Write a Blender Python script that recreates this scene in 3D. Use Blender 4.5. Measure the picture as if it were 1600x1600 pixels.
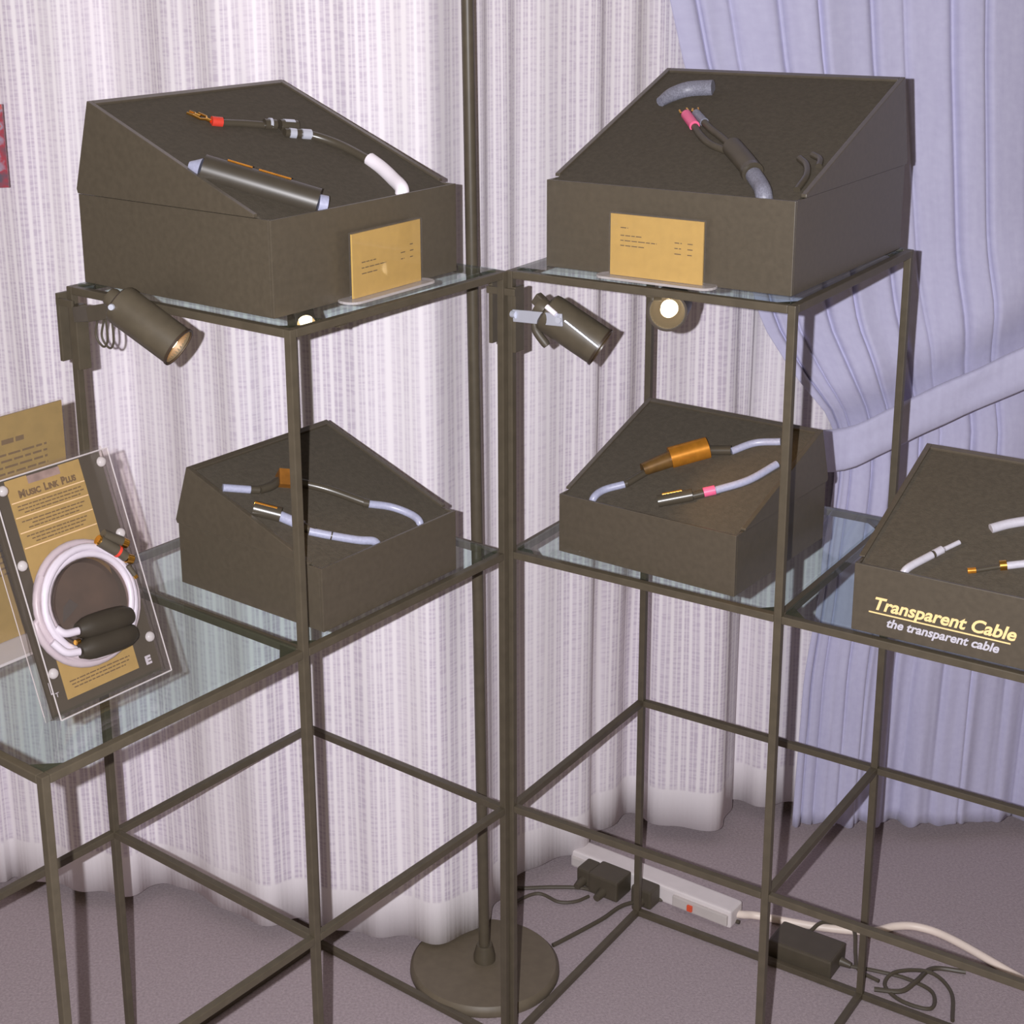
import bpy, bmesh, math, random
from mathutils import Vector, Matrix, noise
for o in list(bpy.data.objects): bpy.data.objects.remove(o)
scn = bpy.context.scene
C = scn.collection
PI = math.pi
rad = math.radians

# ------------------------------------------------------------------ camera, world, flash, exposure
CAM_Z = 1.6477
PITCH, ROLL = 15.788, -1.011
FOCAL_PX, SHIFT_X, SHIFT_Y = 2498.2, 132.96, -199.76
cam_data = bpy.data.cameras.new('camera')
cam = bpy.data.objects.new('camera', cam_data); C.objects.link(cam)
cam_data.sensor_width = 36; cam_data.sensor_fit = 'HORIZONTAL'
cam_data.lens = FOCAL_PX / 1600 * 36
cam_data.shift_x = SHIFT_X / 1600; cam_data.shift_y = SHIFT_Y / 1600
cam_data.clip_start = 0.02
cam.matrix_world = Matrix.Translation((0, 0, CAM_Z)) @ Matrix.Rotation(rad(90 - PITCH), 4, 'X') @ Matrix.Rotation(rad(ROLL), 4, 'Z')
scn.camera = cam

world = bpy.data.worlds.new('room_light'); scn.world = world
world.use_nodes = True
bgn = world.node_tree.nodes['Background']
bgn.inputs['Color'].default_value = (1.0, 0.79, 0.54, 1)
bgn.inputs['Strength'].default_value = 0.185

fl = bpy.data.lights.new('camera_flash', 'SPOT')
fl.energy = 245; fl.color = (0.96, 0.95, 1.0)
fl.shadow_soft_size = 0.006
fl.spot_size = rad(118); fl.spot_blend = 0.9
flo = bpy.data.objects.new('camera_flash', fl); C.objects.link(flo)
flo.location = (-0.069, 0.0, CAM_Z + 0.013)
flo.rotation_euler = (Vector((0.16, 2.5, 0.80)) - flo.location).to_track_quat('-Z', 'Y').to_euler()

scn.view_settings.view_transform = 'Standard'
scn.view_settings.look = 'None'
scn.view_settings.exposure = 0.0
scn.view_settings.gamma = 1.0
scn.view_settings.use_curve_mapping = False

# ------------------------------------------------------------------ helpers
class MB:
    def __init__(s): s.v = []; s.f = []; s.uv = None
    def add(s, vs, fs):
        n = len(s.v); s.v += [tuple(v) for v in vs]; s.f += [tuple(i + n for i in f) for f in fs]; return s
    def box(s, a, b, M=None):
        (x0, y0, z0), (x1, y1, z1) = a, b
        vs = [Vector(p) for p in ((x0,y0,z0),(x1,y0,z0),(x1,y1,z0),(x0,y1,z0),(x0,y0,z1),(x1,y0,z1),(x1,y1,z1),(x0,y1,z1))]
        if M: vs = [M @ v for v in vs]
        return s.add(vs, [(0,3,2,1),(4,5,6,7),(0,1,5,4),(1,2,6,5),(2,3,7,6),(3,0,4,7)])
    def cbox(s, c, d, M=None):
        return s.box([c[i]-d[i]/2 for i in range(3)], [c[i]+d[i]/2 for i in range(3)], M)
    def prism(s, poly, axis, lo, hi, M=None):
        """polygon in the two other axes, extruded along axis"""
        def mk(p, t):
            q = list(p); q.insert(axis, t); v = Vector(q); return M @ v if M else v
        n = len(poly)
        vs = [mk(p, lo) for p in poly] + [mk(p, hi) for p in poly]
        fs = [tuple(range(n))[::-1], tuple(range(n, 2*n))] + [(i, (i+1) % n, n+(i+1) % n, n+i) for i in range(n)]
        return s.add(vs, fs)
    def tube(s, pts, r, seg=12, caps=True):
        pts = [Vector(p) for p in pts]; n = len(pts)
        rs = r if isinstance(r, (list, tuple)) else [r]*n
        t0 = (pts[1]-pts[0]).normalized()
        up = Vector((0,0,1)) if abs(t0.z) < .9 else Vector((1,0,0))
        a = t0.cross(up).normalized(); rings = []
        base = len(s.v); vs = []
        for i, p in enumerate(pts):
            t = (pts[min(i+1, n-1)] - pts[max(i-1, 0)]).normalized()
            a = (a - t*a.dot(t)).normalized(); b = t.cross(a)
            for k in range(seg):
                an = 2*PI*k/seg; vs.append(p + (a*math.cos(an) + b*math.sin(an))*rs[i])
        fs = []
        for i in range(n-1):
            for k in range(seg):
                k2 = (k+1) % seg
                fs.append((i*seg+k, i*seg+k2, (i+1)*seg+k2, (i+1)*seg+k))
        if caps: fs += [tuple(range(seg))[::-1], tuple((n-1)*seg+k for k in range(seg))]
        return s.add(vs, fs)
    def lathe(s, prof, M=None, seg=32, cap=True):
        vs = []; fs = []; n = len(prof)
        for r, z in prof:
            for k in range(seg):
                an = 2*PI*k/seg; v = Vector((r*math.cos(an), r*math.sin(an), z)); vs.append(M @ v if M else v)
        for i in range(n-1):
            for k in range(seg):
                k2 = (k+1) % seg
                fs.append((i*seg+k, i*seg+k2, (i+1)*seg+k2, (i+1)*seg+k))
        if cap: fs += [tuple(range(seg))[::-1], tuple((n-1)*seg+k for k in range(seg))]
        return s.add(vs, fs)
    def build(s, name, mt, parent=None, bevel=0, smooth=False, label=None, segs=2):
        me = bpy.data.meshes.new(name); me.from_pydata(s.v, [], s.f)
        bm = bmesh.new(); bm.from_mesh(me)
        bmesh.ops.recalc_face_normals(bm, faces=bm.faces)
        if bevel:
            ed = [e for e in bm.edges if len(e.link_faces) == 2 and e.calc_face_angle(0) > 0.6]
            bmesh.ops.bevel(bm, geom=ed, offset=bevel, segments=segs, affect='EDGES', profile=0.6, clamp_overlap=True)
        bm.to_mesh(me); bm.free()
        if smooth:
            for p in me.polygons: p.use_smooth = True
            try: me.set_sharp_from_angle(angle=rad(40))
            except Exception: pass
        me.materials.append(mt)
        o = bpy.data.objects.new(name, me); C.objects.link(o)
        if parent: o.parent = parent
        if label: o['label'] = label
        return o

def tag(o, label=None, cat=None, group=None, kind=None):
    if label: o['label'] = label
    if cat: o['category'] = cat
    if group: o['group'] = group
    if kind: o['kind'] = kind
    return o
def thing(name, label, cat, loc, rz=0, group=None):
    o = bpy.data.objects.new(name, None); C.objects.link(o)
    o.empty_display_size = .05
    o.location = loc; o.rotation_euler = (0, 0, rz)
    return tag(o, label, cat, group)
def smoothpath(pts, n=10):
    P = [Vector(p) for p in pts]; P = [P[0]*2-P[1]] + P + [P[-1]*2-P[-2]]; out = []
    for i in range(1, len(P)-2):
        for k in range(n):
            t = k/n; a, b, c, d = P[i-1:i+3]
            out.append(.5*((2*b)+(c-a)*t+(2*a-5*b+4*c-d)*t*t+(3*b-a-3*c+d)*t**3))
    out.append(P[-2]); return out
def align(p, d):
    """matrix putting local +Z along d at p"""
    return Matrix.Translation(p) @ Vector(d).to_track_quat('Z', 'Y').to_matrix().to_4x4()
def text_mesh(body, width, height, shear=0.0, bold=0.0, ext=.0002):
    cu = bpy.data.curves.new('t', 'FONT'); cu.body = body; cu.size = 1; cu.shear = shear; cu.offset = bold; cu.extrude = .004; cu.resolution_u = 4
    t = bpy.data.objects.new('t', cu); C.objects.link(t)
    bpy.context.view_layer.update()
    me = bpy.data.meshes.new_from_object(t.evaluated_get(bpy.context.evaluated_depsgraph_get()))
    bpy.data.objects.remove(t)
    xs = [v.co.x for v in me.vertices]; ys = [v.co.y for v in me.vertices]
    x0, x1 = min(xs), max(xs)
    sx = width/(x1-x0); sy = height/0.73
    for v in me.vertices: v.co = Vector(((v.co.x-x0)*sx, v.co.y*sy, (1 if v.co.z > 0 else 0)*ext))
    return me

# ------------------------------------------------------------------ materials
def mat(name, col, rough=.6, metal=0, spec=.5, coat=0, noise_amt=0, noise_scale=40, bump=0, bump_scale=200, emit=None, estr=0):
    m = bpy.data.materials.new(name); m.use_nodes = True
    nt = m.node_tree; b = nt.nodes['Principled BSDF']
    b.inputs['Base Color'].default_value = (*col, 1); b.inputs['Roughness'].default_value = rough
    b.inputs['Metallic'].default_value = metal; b.inputs['Specular IOR Level'].default_value = spec
    b.inputs['Coat Weight'].default_value = coat
    tc = nt.nodes.new('ShaderNodeTexCoord')
    if noise_amt:
        nz = nt.nodes.new('ShaderNodeTexNoise'); nz.inputs['Scale'].default_value = noise_scale; nz.inputs['Detail'].default_value = 4
        nt.links.new(tc.outputs['Object'], nz.inputs['Vector'])
        rp = nt.nodes.new('ShaderNodeMapRange'); rp.inputs[1].default_value = .3; rp.inputs[2].default_value = .7
        rp.inputs[3].default_value = 1-noise_amt; rp.inputs[4].default_value = 1+noise_amt
        nt.links.new(nz.outputs['Fac'], rp.inputs[0])
        mx = nt.nodes.new('ShaderNodeMix'); mx.data_type = 'RGBA'; mx.blend_type = 'MULTIPLY'; mx.inputs[0].default_value = 1
        mx.inputs[6].default_value = (*col, 1); nt.links.new(rp.outputs[0], mx.inputs[7]); nt.links.new(mx.outputs[2], b.inputs['Base Color'])
    if bump:
        n2 = nt.nodes.new('ShaderNodeTexNoise'); n2.inputs['Scale'].default_value = bump_scale; n2.inputs['Detail'].default_value = 3
        nt.links.new(tc.outputs['Object'], n2.inputs['Vector'])
        bp = nt.nodes.new('ShaderNodeBump'); bp.inputs['Strength'].default_value = bump; bp.inputs['Distance'].default_value = .002
        nt.links.new(n2.outputs['Fac'], bp.inputs['Height']); nt.links.new(bp.outputs[0], b.inputs['Normal'])
    if emit:
        b.inputs['Emission Color'].default_value = (*emit, 1); b.inputs['Emission Strength'].default_value = estr
    return m
def clear_mat(name, tint, ior=1.5, rough=.02, gloss=1.0, haze=0, haze_col=(.8,.78,.8)):
    m = bpy.data.materials.new(name); m.use_nodes = True; nt = m.node_tree; nt.nodes.clear()
    out = nt.nodes.new('ShaderNodeOutputMaterial'); tr = nt.nodes.new('ShaderNodeBsdfTransparent'); tr.inputs[0].default_value = (*tint, 1)
    gl = nt.nodes.new('ShaderNodeBsdfGlossy'); gl.inputs['Roughness'].default_value = rough
    fr = nt.nodes.new('ShaderNodeFresnel'); fr.inputs['IOR'].default_value = ior
    mu = nt.nodes.new('ShaderNodeMath'); mu.operation = 'MULTIPLY'; mu.inputs[1].default_value = gloss
    ge = nt.nodes.new('ShaderNodeNewGeometry'); sb = nt.nodes.new('ShaderNodeMath'); sb.operation = 'SUBTRACT'; sb.inputs[0].default_value = 1
    nt.links.new(ge.outputs['Backfacing'], sb.inputs[1])
    m0 = nt.nodes.new('ShaderNodeMath'); m0.operation = 'MULTIPLY'; nt.links.new(fr.outputs[0], m0.inputs[0]); nt.links.new(sb.outputs[0], m0.inputs[1])
    nt.links.new(m0.outputs[0], mu.inputs[0])
    mx = nt.nodes.new('ShaderNodeMixShader'); nt.links.new(mu.outputs[0], mx.inputs[0])
    src = tr.outputs[0]
    if haze:
        df = nt.nodes.new('ShaderNodeBsdfDiffuse'); df.inputs[0].default_value = (*haze_col, 1)
        m2 = nt.nodes.new('ShaderNodeMixShader'); m2.inputs[0].default_value = haze
        nt.links.new(tr.outputs[0], m2.inputs[1]); nt.links.new(df.outputs[0], m2.inputs[2]); src = m2.outputs[0]
    nt.links.new(src, mx.inputs[1]); nt.links.new(gl.outputs[0], mx.inputs[2]); nt.links.new(mx.outputs[0], out.inputs[0])
    return m

M_METAL = mat('black_painted_metal', (.085,.069,.047), rough=.42, spec=.4, noise_amt=.1, noise_scale=60)
M_BOX = mat('black_board', (.082,.066,.046), rough=.36, spec=1.0, noise_amt=.10, noise_scale=120)
M_FOAM = mat('black_foam', (.080,.067,.050), rough=.9, spec=.25, noise_amt=.12, noise_scale=150, bump=.3, bump_scale=400)
M_GLASS = clear_mat('shelf_glass', (.90,.955,.945), rough=.01)
M_ACRYL = clear_mat('clear_acrylic', (.97,.96,.95), rough=.05, gloss=1.0, haze=.02)
M_EDGEGLINT = clear_mat('acrylic_foot', (.92,.88,.88), rough=.08, gloss=1.0, haze=.38, haze_col=(.85,.80,.80))  # pale haze in the colour stands for light caught by acrylic edges
M_BLIST = clear_mat('clear_blister_plastic', (.95,.93,.92), rough=.08, gloss=.9, haze=.012)
M_GOLD = mat('gold_card', (.56,.36,.095), rough=.45, spec=.5, noise_amt=.05, noise_scale=80)
M_GOLDD = mat('old_gold_card', (.29,.195,.06), rough=.5, spec=.4, noise_amt=.08, noise_scale=60)
M_GOLDP = mat('gold_package_paper', (.38,.26,.085), rough=.5, spec=.4, noise_amt=.06, noise_scale=80)
M_BARREL = mat('matt_black_barrel', (.035,.028,.020), rough=.5, spec=.3, noise_amt=.08)
M_DISC = mat('black_base_lightened', (.135,.108,.075), rough=.5, spec=.4, noise_amt=.08, noise_scale=60)  # same black metal, colour lightened to offset the weak flash near the floor
M_DIMGOLD = mat('dim_gold_sleeve', (.16,.085,.025), rough=.35, metal=.3, noise_amt=.25, noise_scale=60)
M_INK = mat('dark_brown_ink', (.14,.085,.035), rough=.7)
M_LINE = mat('pale_rule_ink', (.80,.58,.34), rough=.6)
M_CREAM = mat('cream_letter_ink', (.93,.66,.30), rough=.6)
M_PALE = mat('pale_letter_ink', (.52,.50,.56), rough=.6)
M_WHITECABLE = mat('white_cable_jacket', (.86,.80,.86), rough=.35)
M_SILVER = mat('silver_cable_jacket', (.36,.37,.50), rough=.35, noise_amt=.08, noise_scale=300)
M_PALEJ = mat('pale_grey_jacket', (.50,.48,.54), rough=.4, noise_amt=.06, noise_scale=200)
M_COIL = mat('lavender_white_jacket', (.52,.465,.52), rough=.4, noise_amt=.03)
M_TUBE = mat('satin_black_tube', (.050,.041,.030), rough=.40, spec=.5, noise_amt=.08)
M_GREY = mat('grey_braid', (.20,.20,.25), rough=.45, noise_amt=.3, noise_scale=500)
M_BLACKP = mat('glossy_black_plastic', (.062,.051,.036), rough=.3, spec=.6, noise_amt=.05)
M_RUBBER = mat('black_rubber', (.075,.061,.042), rough=.5, noise_amt=.08)
M_RED = mat('red_sleeve', (.62,.05,.03), rough=.4, noise_amt=.05)
M_PINK = mat('pink_sleeve', (.80,.13,.27), rough=.4, noise_amt=.05)
M_BRASS = mat('gold_plated_metal', (.85,.47,.10), rough=.25, metal=1, noise_amt=.1, noise_scale=90)
M_ORANGE = mat('amber_gold_sleeve', (.62,.25,.03), rough=.26, metal=.55, noise_amt=.16, noise_scale=90)
M_CHROME = mat('chrome', (.62,.64,.74), rough=.30, metal=.35, noise_amt=.03)
M_STEEL = mat('brushed_steel', (.50,.50,.56), rough=.35, metal=.7, noise_amt=.08, noise_scale=200)
M_STRIP = mat('white_strip_plastic', (.72,.66,.66), rough=.4, noise_amt=.03)
M_CORDW = mat('cream_cord', (.82,.70,.62), rough=.45, noise_amt=.03)
M_BULB = mat('lit_halogen_bulb', (1,.8,.5), emit=(1,.76,.46), estr=5)
M_REFL = mat('lamp_reflector', (.20,.14,.09), rough=.5, metal=.6, noise_amt=.03)
M_RUST = mat('lamp_bezel', (.045,.03,.02), rough=.35, noise_amt=.1)
M_WALL = mat('painted_wall', (.62,.58,.56), rough=.9, noise_amt=.04, noise_scale=8)

def sheer_mat():
    m = bpy.data.materials.new('white_slub_sheer'); m.use_nodes = True; nt = m.node_tree; N = nt.nodes; L = nt.links
    b = N['Principled BSDF']; b.inputs['Roughness'].default_value = .85; b.inputs['Specular IOR Level'].default_value = .15
    uv = N.new('ShaderNodeUVMap'); sp = N.new('ShaderNodeSeparateXYZ'); L.new(uv.outputs[0], sp.inputs[0])
    def math_(op, a, bb=None, c=None):
        n = N.new('ShaderNodeMath'); n.operation = op
        for i, x in enumerate((a, bb, c)):
            if x is None: continue
            if isinstance(x, (int, float)): n.inputs[i].default_value = x
            else: L.new(x, n.inputs[i])
        return n.outputs[0]
    def nz(sx, sz, scale, det=2):
        cb = N.new('ShaderNodeCombineXYZ'); L.new(math_('MULTIPLY', sp.outputs[0], sx), cb.inputs[0]); L.new(math_('MULTIPLY', sp.outputs[1], sz), cb.inputs[1])
        n = N.new('ShaderNodeTexNoise'); n.inputs['Scale'].default_value = scale; n.inputs['Detail'].default_value = det; L.new(cb.outputs[0], n.inputs['Vector']); return n.outputs['Fac']
    def ramp(x, a, c, lo=0, hi=1):
        n = N.new('ShaderNodeMapRange'); n.interpolation_type = 'SMOOTHSTEP'; n.inputs[1].default_value = a; n.inputs[2].default_value = c; n.inputs[3].default_value = lo; n.inputs[4].default_value = hi; L.new(x, n.inputs[0]); return n.outputs[0]
    # irregular vertical warp stripes
    wob = math_('MULTIPLY', nz(1, .03, 26, 1), .022)
    s2 = math_('ADD', sp.outputs[0], wob)
    st = math_('FRACT', math_('MULTIPLY', s2, 1/.0185))
    band = ramp(math_('ABSOLUTE', math_('SUBTRACT', st, .5)), .24, .44, 1, 0)          # 1 in dark band, 0 in the light warp
    st2 = math_('FRACT', math_('MULTIPLY', s2, 1/.00925))
    thin = ramp(math_('ABSOLUTE', math_('SUBTRACT', st2, .5)), .30, .46, 1, .35)
    dark = math_('MULTIPLY', band, thin)
    slub = ramp(nz(34, 210, 1, 2), .42, .68, .62, 1.12)
    slow = ramp(nz(7, .5, 1, 2), .3, .7, .55, 1.1)
    amt = math_('MULTIPLY', math_('MULTIPLY', dark, slub), slow)
    # plain doubled hem at the bottom
    hem = ramp(sp.outputs[1], .100, .106, 0, 1)
    amt = math_('MULTIPLY', amt, hem)
    mx = N.new('ShaderNodeMix'); mx.data_type = 'RGBA'; L.new(amt, mx.inputs[0])
    mx.inputs[6].default_value = (.84,.79,.82,1); mx.inputs[7].default_value = (.56,.49,.58,1)
    L.new(mx.outputs[2], b.inputs['Base Color'])
    bp = N.new('ShaderNodeBump'); bp.inputs['Strength'].default_value = .15; bp.inputs['Distance'].default_value = .001; L.new(dark, bp.inputs['Height']); L.new(bp.outputs[0], b.inputs['Normal'])
    return m
def drape_mat(name, c0, c1):
    m = bpy.data.materials.new(name); m.use_nodes = True; nt = m.node_tree; N = nt.nodes; L = nt.links
    b = N['Principled BSDF']; b.inputs['Roughness'].default_value = .8; b.inputs['Specular IOR Level'].default_value = .2; b.inputs['Sheen Weight'].default_value = .15
    uv = N.new('ShaderNodeUVMap'); mp = N.new('ShaderNodeMapping'); mp.inputs['Scale'].default_value = (90, 9, 1); L.new(uv.outputs[0], mp.inputs[0])
    n = N.new('ShaderNodeTexNoise'); n.inputs['Scale'].default_value = 1; n.inputs['Detail'].default_value = 4; L.new(mp.outputs[0], n.inputs['Vector'])
    n2 = N.new('ShaderNodeTexNoise'); n2.inputs['Scale'].default_value = 90; n2.inputs['Detail'].default_value = 3; L.new(uv.outputs[0], n2.inputs['Vector'])
    ad = N.new('ShaderNodeMath'); ad.operation = 'ADD'; L.new(n.outputs['Fac'], ad.inputs[0]); L.new(n2.outputs['Fac'], ad.inputs[1])
    r = N.new('ShaderNodeMapRange'); r.inputs[1].default_value = .6; r.inputs[2].default_value = 1.4; L.new(ad.outputs[0], r.inputs[0])
    mx = N.new('ShaderNodeMix'); mx.data_type = 'RGBA'; L.new(r.outputs[0], mx.inputs[0]); mx.inputs[6].default_value = (*c0, 1); mx.inputs[7].default_value = (*c1, 1)
    L.new(mx.outputs[2], b.inputs['Base Color'])
    return m
M_SHEER = sheer_mat()
M_DRAPE = drape_mat('blue_drape_fabric', (.45,.435,.61), (.52,.51,.68))
M_CARPET = mat('grey_mauve_carpet', (.38,.315,.335), rough=.95, spec=.1, noise_amt=.16, noise_scale=230, bump=.6, bump_scale=500)

# ------------------------------------------------------------------ room
tag(MB().box((-2.4,-.6,-.05), (2.6,3.05,0)).build('floor', M_CARPET), kind='structure')
tag(MB().box((-2.4,3.0,0), (2.6,3.08,2.6)).build('wall_back', M_WALL), kind='structure')

# ------------------------------------------------------------------ curtains
def sheet(name, rows, mt, parent=None, solid=.0012):
    """rows[z][s] of points; UV = (arc length at the bottom row, height)"""
    nz_, ns = len(rows), len(rows[0]); vs = [p for r in rows for p in r]
    fs = [(j*ns+i, j*ns+i+1, (j+1)*ns+i+1, (j+1)*ns+i) for j in range(nz_-1) for i in range(ns-1)]
    me = bpy.data.meshes.new(name); me.from_pydata([tuple(v) for v in vs], [], fs)
    arc = [0]
    for i in range(1, ns): arc.append(arc[-1] + (Vector(rows[0][i]) - Vector(rows[0][i-1])).length)
    ul = me.uv_layers.new(name='UVMap')
    for p in me.polygons:
        p.use_smooth = True
        for li in p.loop_indices:
            vi = me.loops[li].vertex_index
            ul.data[li].uv = (arc[vi % ns], vs[vi][2])
    me.materials.append(mt)
    o = bpy.data.objects.new(name, me); C.objects.link(o)
    if parent: o.parent = parent
    md = o.modifiers.new('thickness', 'SOLIDIFY'); md.thickness = solid; md.offset = 0
    return o
K = .9914
hem = [(-1.75,2.62),(-1.45,2.56),(-1.2,2.60),(-1.02,2.55),(-.90,2.575),(-.785,2.534),(-.755,2.554),(-.66,2.515),(-.594,2.498),(-.536,2.496),(-.48,2.525),(-.421,2.483),(-.36,2.44),(-.287,2.394),(-.222,2.401),(-.132,2.367),(-.067,2.350),(.008,2.340),(.072,2.372),(.12,2.47),(.174,2.555),(.259,2.595),(.30,2.66),(.322,2.68),(.37,2.727),(.394,2.723),(.42,2.695),(.449,2.68),(.50,2.672),(.546,2.684),(.575,2.765),(.588,2.776),(.63,2.755),(.70,2.76),(.80,2.79),(.95,2.77),(1.1,2.80),(1.3,2.77),(1.6,2.80),(1.9,2.77),(2.2,2.8)]
UP = [(.008,2.345),(.072,2.42),(.12,2.475),(.174,2.52),(.259,2.57),(.30,2.60),(.322,2.617),(.37,2.648),(.394,2.664),(.42,2.680),(.449,2.692),(.50,2.706),(.546,2.716),(.575,2.735),(.588,2.745)]
k0 = hem.index((.008,2.340))
hem2 = hem[:k0] + UP + hem[k0+len(UP):]
path = smoothpath([(x*K, y*K, 0) for x, y in hem], 14)
path2 = smoothpath([(x*K, y*K, 0) for x, y in hem2], 14)
rows = []
for j in range(26):
    t = j/25; z = .024 + t*2.4
    row = []
    acc = 0
    for i, p in enumerate(path):
        if i: acc += (path[i]-path[i-1]).length
        tn = (path[min(i+1, len(path)-1)] - path[max(i-1, 0)]).normalized(); nr = Vector((tn.y, -tn.x, 0))
        f = math.sin(acc*62 + 2.2*noise.noise(Vector((acc*4, 0, 0)))) * .0075 + noise.noise(Vector((acc*11, 5, 0)))*.012
        f *= .75 + .5*noise.noise(Vector((acc*3, z*.8, 3)))
        wz = min(1, max(0, (z-.25)/.75)); wz = wz*wz*(3-2*wz)
        q = p.lerp(path2[i], wz) + nr*f*(1 - .25*t)
        drop = .006*noise.noise(Vector((acc*9, 2, 0))) if j == 0 else 0
        row.append(Vector((q.x, q.y, z + drop)))
    rows.append(row)
cur = sheet('sheer_curtain', rows, M_SHEER)
tag(cur, 'white slubby sheer curtain with a plain hem behind the display stands', 'curtain')

# blue drape swept aside by a tieback
def lerp_table(tab, z):
    for (z0, x0), (z1, x1) in zip(tab, tab[1:]):
        if z <= z1:
            t = max(0, (z-z0)/(z1-z0)); t = t*t*(3-2*t) if z1 < .9 else t; return x0+(x1-x0)*t
    return tab[-1][1]
EDGE = [(0,.668),(.30,.672),(.55,.690),(.74,.704),(.80,.700),(.84,.685),(.918,.620),(1.0,.568),(1.434,.424),(1.53,.400),(2.5,.16)]
TIE = lambda x: .787 + (x-.685)*.485            # height of the tieback's middle at x
rows = []
for j in range(90):
    z = .030 + 2.37*j/89; xl = lerp_table(EDGE, z); xr = 2.0
    row = []
    for i in range(420):
        s = i/419
        X = .40 + 1.6*s
        x = X + (xl-.40)*math.exp(-(X-.40)/.38)
        tz = TIE(min(x, 1.5)); dz = z - tz
        pinch = math.exp(-(dz/.11)**2)
        puff = .040*math.exp(-((dz-.11)/.075)**2)*math.exp(-max(0, x-.95)/.25)
        a = s*74 + 2.6*noise.noise(Vector((s*13, 0, 1))) + .5*noise.noise(Vector((s*6, z*.7, 4)))
        fold = math.sin(a*.5)*.008 + noise.noise(Vector((s*22, z*.35, 7)))*.010
        fc = (a/PI) % 1.0; gi = math.floor(a/PI)
        gd = .35 + .65*abs(math.sin(gi*2.3 + 1))
        fold += .020*gd*(.35 + .65*min(1, max(0, (z-.15)/.6)))*math.exp(-((fc-.5)/.085)**2)
        fold = fold*(1 - .45*pinch)
        low = max(0, 1 - z/.72); low = low*low*(3-2*low)
        fold += low*.030*noise.noise(Vector((s*34, 2, 9)))
        hemz = .012*noise.noise(Vector((s*40, 1, 1))) if j == 0 else 0
        row.append(Vector((x, 2.618 + fold - puff + .005*pinch + .030*low, z + hemz)))
    rows.append(row)
dr = sheet('blue_drape', rows, M_DRAPE, solid=.002)
tag(dr, 'pale blue velvety drape gathered aside in front of the white sheer curtain', 'curtain')
# tieback band
rows = []
for k, off in enumerate([-.037,-.031,-.016,0,.016,.031,.037]):
    row = []
    for i in range(60):
        t = i/59; x = .672 + t*.95
        z = TIE(x) + off
        y = 2.545 + .010*math.sin(t*9) + .006*noise.noise(Vector((t*14, off*30, 2))) + (.006 if k in (0,6) else 0)
        if i < 4: y += .05*(1-i/4)**2
        row.append(Vector((x, y, z)))
    rows.append(row)
tb = sheet('curtain_tieback', rows, drape_mat('tieback_fabric', (.46,.445,.61), (.52,.51,.68)), solid=.004)
tag(tb, 'pale blue fabric band holding back the blue drape', 'tieback')

# ------------------------------------------------------------------ display stands (half inch square tube, 40 cm modules)
G = .40; W = .0104
LQ = ((-.46091, 2.04293), rad(-40.367)); RQ = ((.11480, 2.09437), rad(-35.788))
ZOFF = .0065
def wpos(q, u, v, z):
    (x, y), a = q
    return Vector((x + u*math.cos(a) - v*math.sin(a), y + u*math.sin(a) + v*math.cos(a), z + ZOFF))
def stand(name, q, label, wing):
    t = thing(name, label, 'display stand', (q[0][0], q[0][1], 0), q[1], 'black tube display stands with glass shelves')
    L_ = [ZOFF + k*G for k in range(4)]
    h = W/2
    def post(u, v, top):
        m = MB().box((u-h, v-h, 0), (u+h, v+h, top+h)); m.build('post', M_METAL, t, bevel=.0012)
    def bar(u0, v0, u1, v1, z):
        du, dv = (1 if u1 > u0 else 0), (1 if v1 > v0 else 0)
        MB().box((u0+du*h-(1-du)*h, v0+dv*h-(1-dv)*h, z-h), (u1-du*h+(1-du)*h, v1-dv*h+(1-dv)*h, z+h)).build('rail', M_METAL, t, bevel=.0012)
    def cell(u0, v0, z, skip=()):
        u1, v1 = u0+G, (0 if v0 < 0 else v0+G)
        for k, e in dict(f=(u0,v0,u1,v0), b=(u0,v1,u1,v1), l=(u0,v0,u0,v1), r=(u1,v0,u1,v1)).items():
            if k not in skip: bar(*e, z)
    def glass(u0, v0, z):
        g = h + .0008
        MB().box((u0+g, v0+g, z+.003), (u0+G-g, (0 if v0 < 0 else v0+G)-g, z+.009)).build('glass_shelf', M_GLASS, t, bevel=.0008)
        for cu, cv, su, sv in ((u0,v0,1,1),(u0+G,v0,-1,1),(u0+G,(0 if v0 < 0 else v0+G),-1,-1),(u0,(0 if v0 < 0 else v0+G),1,-1)):
            a = h; b = h + .030
            MB().prism([(cu+su*a, cv+sv*a), (cu+su*b, cv+sv*a), (cu+su*a, cv+sv*b)], 2, z-.003, z+.0028).build('corner_bracket', M_METAL, t)
    for u, v in ((0,0),(G,0),(G,G),(0,G)): post(u, v, L_[3])
    for z in L_: cell(0, 0, z)
    wu, wv, sk, ps = wing
    for u, v in ps: post(u, v, L_[2])
    for z in L_[:3]: cell(wu, wv, z, sk)
    glass(0, 0, L_[3]); glass(0, 0, L_[2]); glass(wu, wv, L_[2])
    for u, v in [(0,0),(G,0),(G,G),(0,G)]:
        pass
    return t
stand('display_stand', LQ, 'black square-tube stand with glass shelves, under the box with the white curved cable', (0, -.386, ('b',), ((0,-.386),(G,-.386))))
stand('display_stand', RQ, 'black square-tube stand with glass shelves, above the white power strip', (G, 0, ('l',), ((2*G,0),(2*G,G))))

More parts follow.
